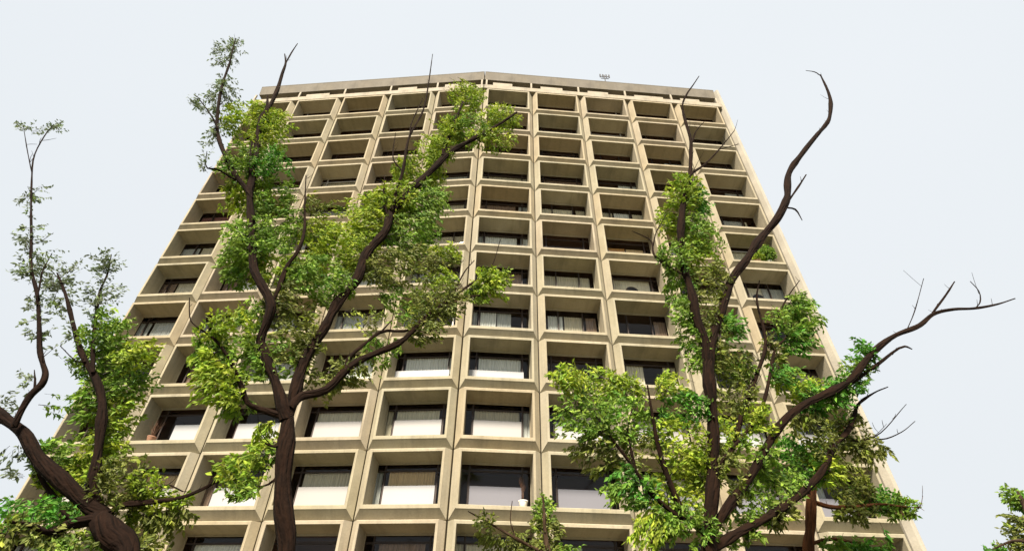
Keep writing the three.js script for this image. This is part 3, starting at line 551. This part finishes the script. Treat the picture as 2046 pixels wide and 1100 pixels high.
// one clump: short stems ending in sprays of folded, drooping leaves
function foliageGeometry(b, seed, skeleton, leafLen, leafStem) {
  const [cx, cy, cz, rx, ry, tone, den] = b, r = rngOf(seed), rz = .36 * (rx + ry);
  const P = [], N = [], C = [], I = []; const q = new THREE.Vector3(), v = new THREE.Vector3(), side = new THREE.Vector3(), up = new THREE.Vector3(), t = new THREE.Vector3();
  const count = Math.round(den * (tone === 4 ? .75 : 1) * (rx * ry * 470 + 8)), gauss = () => (r() + r() + r() - 1.5) / 1.5;
  const near = p => { let best = skeleton[0], d = 1e9; for (const s of skeleton) { const e = (s[0] - p.x) ** 2 + (s[1] - p.y) ** 2 + (s[2] - p.z) ** 2; if (e < d) { d = e; best = s; } } return best; };
  const push = (p, n, c) => { P.push(p.x, p.y, p.z); N.push(n.x, n.y, n.z); C.push(...c); return P.length / 3 - 1; };
  for (let k = 0; k < count; k++) {
    let x, y, z; do { x = 2 * r() - 1; y = 2 * r() - 1; z = 2 * r() - 1; } while (x * x + y * y + z * z > 1 + .25 * Math.sin(5 * x + seed) * Math.sin(4 * y + 2 * seed));
    q.set(cx + x * rx, cy + y * ry, cz + z * rz);
    const s = near(q); v.set(s[0] - q.x, s[1] - q.y - .15, s[2] - q.z); const dl = v.length(); v.multiplyScalar(Math.min(dl, .22 + .2 * r()) / Math.max(dl, .01));
    const a = q.clone().add(v);                                     // stem foot
    const dir = q.clone().sub(a); if (dir.lengthSq() < 1e-4) dir.set(0, .1, 0); const sl = dir.length(); dir.normalize();
    { // stem: a thin three-sided spike
      t.set(r() - .5, r() - .5, r() - .5).cross(dir).normalize(); const w = .0035, b2 = new THREE.Vector3().crossVectors(dir, t), c = leafStem;
      const i0 = push(a.clone().addScaledVector(t, w), t, c), i1 = push(a.clone().addScaledVector(b2, w), b2, c), i2 = push(a.clone().addScaledVector(t, -w), t, c), i3 = push(q, dir, c); I.push(i0, i1, i3, i1, i2, i3, i2, i0, i3);
    }
    const sprigShade = .58 + .62 * r(), sprigTone = r(), n = 7 + Math.floor(r() * 7), T = TONES[tone], mix = r() < .18 ? TONES[(tone + 1) % 4] : T;
    for (let i = 0; i < n; i++) {
      const f = .25 + .85 * i / n, len = leafLen * (tone === 4 ? .8 : 1) * (.65 + .6 * r()), wd = len * (.19 + .08 * r());
      const o = a.clone().addScaledVector(dir, sl * f); o.x += gauss() * .035; o.y += gauss() * .035; o.z += gauss() * .035;
      v.set(gauss(), gauss() * .8 - .22, gauss()).addScaledVector(dir, .45).normalize();
      side.set(r() - .5, (r() - .5) * .6, r() - .5).cross(v).normalize(); up.crossVectors(side, v).normalize();
      const base = mix[Math.floor(r() * 4)], base2 = T[Math.floor(sprigTone * 4)], m = .55, g = (.78 + .4 * r()) * sprigShade;
      const c = [0, 1, 2].map(h => g * (m * base2[h] + (1 - m) * base[h]));
      const mid = o.clone().addScaledVector(v, len * .45).addScaledVector(up, -len * .04), tip = o.clone().addScaledVector(v, len).addScaledVector(up, -len * .14); tip.y -= len * .12;
      const l = mid.clone().addScaledVector(side, wd).addScaledVector(up, wd * .35), rr = mid.clone().addScaledVector(side, -wd).addScaledVector(up, wd * .35);
      const nl = up.clone().addScaledVector(side, -.33).normalize(), nr = up.clone().addScaledVector(side, .33).normalize();
      const i0 = push(o, nl, c), i1 = push(l, nl, c), i2 = push(mid, nl, c), i3 = push(tip, nl, c); I.push(i0, i1, i2, i1, i3, i2);
      const j0 = push(o, nr, c), j1 = push(rr, nr, c), j2 = push(mid, nr, c), j3 = push(tip, nr, c); I.push(j0, j2, j1, j2, j3, j1);
    }
  }
  const g = new THREE.BufferGeometry(); g.setAttribute('position', new THREE.Float32BufferAttribute(P, 3)); g.setAttribute('normal', new THREE.Float32BufferAttribute(N, 3)); g.setAttribute('color', new THREE.Float32BufferAttribute(C, 3)); g.setIndex(I); return g;
}
const TREES = {
  A: ['slender_tree', 'tall tree with a single dark trunk forking into two long leafy limbs, left of centre', [.020, .0098, .005], .095],
  B: ['street_tree', 'thick dark tree in the lower left corner with thin pale tops', [.0195, .0098, .0058], .095],
  C: ['forked_tree', 'slim upright tree right of centre with long bare limbs against the sky', [.0205, .010, .005], .095],
  D: ['reddish_tree', 'thin tree with a reddish brown trunk at the lower right end of the tower', [.12, .05, .02], .11],
  E: ['small_tree', 'small feathery tree top rising from the bottom edge below the middle of the facade', [.08, .055, .035], .10],
  F: ['edge_tree', 'leafy tree just showing at the lower right edge, clear of the building', [.07, .05, .035], .11],
};
let treeSeed = 100;
for (const [key, [name, label, barkRGB, leafLen]] of Object.entries(TREES)) {
  const D = TREE_DATA[key], tree = thing(name, label, 'tree', 'trees in front of the tower'), bark = barkMaterial(...barkRGB);
  const p0 = D.limbs[0][1][0]; tree.position.set(p0[0], 0, p0[2]); const off = p => [p[0] - p0[0], p[1], p[2] - p0[2], p[3]], skeleton = [];
  for (const [kind, pts] of D.limbs) {
    const L = pts.map(off); mesh(kind, kind === 'trunk' ? limbGeometry(L, treeSeed++, 14) : spurred(L, treeSeed++, kind === 'branch' ? 9 : 5, .4), bark, tree);
    for (let i = 0; i + 1 < L.length; i++) for (let k = 0; k < 3; k++) skeleton.push([0, 1, 2].map(q => L[i][q] + (L[i + 1][q] - L[i][q]) * k / 3));
  }
  for (const b of D.foliage) { const m = mesh('foliage', foliageGeometry([b[0] - p0[0], b[1], b[2] - p0[2], ...b.slice(3)], treeSeed++, skeleton, leafLen, barkRGB), leafMaterial, tree); m.userData.kind = 'stuff'; }
}

// ------------------------------------------------------------------ plants on the window sills
function potPlant(name, label, right, x, y, z, opts) {
  const g = thing(name, label, 'plant'); onWing(g, right, x, y, z); const r = rngOf(opts.seed);
  mesh('pot', new THREE.LatheGeometry([[0, 0], [.15, 0], [.19, .26], [.21, .27], [.21, .31], [.18, .31], [.17, .27], [0, .26]].map(p => new THREE.Vector2(...p)), 18), std(...opts.pot, { roughness: .8 }), g);
  const stems = []; const skel = [];
  for (let i = 0; i < opts.stems; i++) { const a = r() * 6.28, l = opts.height * (.6 + .5 * r()), o = opts.spread * (.4 + .7 * r()); const p = [[.05 * Math.cos(a), .24, .05 * Math.sin(a), 9], [o * .4 * Math.cos(a), .24 + l * .55, o * .4 * Math.sin(a) + .05, 7], [o * Math.cos(a), .24 + l * (opts.droop ? .55 : 1), o * Math.sin(a) + .1, 3]]; stems.push(limbGeometry(p, opts.seed + i, 5)); for (const q of p) skel.push(q); if (opts.twiggy) for (let k = 0; k < 3; k++) stems.push(limbGeometry([p[1].slice(0, 3).concat(5), [p[1][0] + (r() - .5) * .3, p[1][1] + .25 + .2 * r(), p[1][2] + (r() - .5) * .2, 2]], opts.seed + 50 + i * 3 + k, 4)); }
  mesh('stems', mergeGeometries(stems), barkMaterial(...(opts.stemColour || [.10, .07, .04])), g);
  if (opts.tone !== undefined) { const m = mesh('foliage', foliageGeometry([0, .24 + opts.height * .62, .12, opts.spread * 1.1, opts.height * .62, opts.tone, opts.den], opts.seed + 9, skel, .13, [.1, .12, .04]), leafMaterial, g); m.userData.kind = 'stuff'; }
}
const sillY = row => TOP - (row + 1) * H + .632;
potPlant('potted_shrub', 'bushy green potted plant spilling over a sill near the right end of the tower', true, 4.5 * W + .95, sillY(5), -.42, { seed: 301, pot: [.75, .75, .72], stems: 9, height: 1.0, spread: .5, tone: 1, den: 2.4 });
potPlant('trailing_plant', 'yellowish trailing plant in a pot beside the bushy green one', true, 4.5 * W + .15, sillY(5), -.32, { seed: 311, pot: [.45, .30, .2], stems: 7, height: .5, spread: .4, tone: 0, den: 1.6, droop: true });
potPlant('dry_shrub', 'bare brown twigs of a dried-out potted shrub in a dark window near the lower left', false, -3.5 * W - .95, sillY(9), -.45, { seed: 321, pot: [.3, .16, .1], stems: 8, height: .95, spread: .45, twiggy: true, stemColour: [.32, .2, .14] });
potPlant('dead_houseplant', 'thin dead stems in a white pot inside a dark window low on the facade', true, .5 * W + 1.2, sillY(10), -.5, { seed: 331, pot: [.8, .78, .74], stems: 5, height: 1.1, spread: .25, twiggy: true, stemColour: [.22, .13, .09] });

// ------------------------------------------------------------------ on the roof
{
  const a = thing('rooftop_antenna', 'small dark antenna cluster standing on the roof edge right of centre', 'antenna'); onWing(a, true, 10.6, TOP + 2.50, -.3);
  const dark = std(.03, .03, .034, { roughness: .7 });
  mesh('mast', new THREE.CylinderGeometry(.035, .045, 1.7, 10).translate(0, .85, 0), dark, a);
  mesh('crossbar', mergeGeometries([box(-.45, .45, 1.42, 1.47, -.02, .03), box(-.35, .35, 1.1, 1.14, -.02, .03)]), dark, a);
  for (const x of [-.4, -.15, .15, .4]) mesh('element', box(x - .05, x + .05, 1.2, 1.68, .032, .09), dark, a);
}
renderer.render(scene, camera);
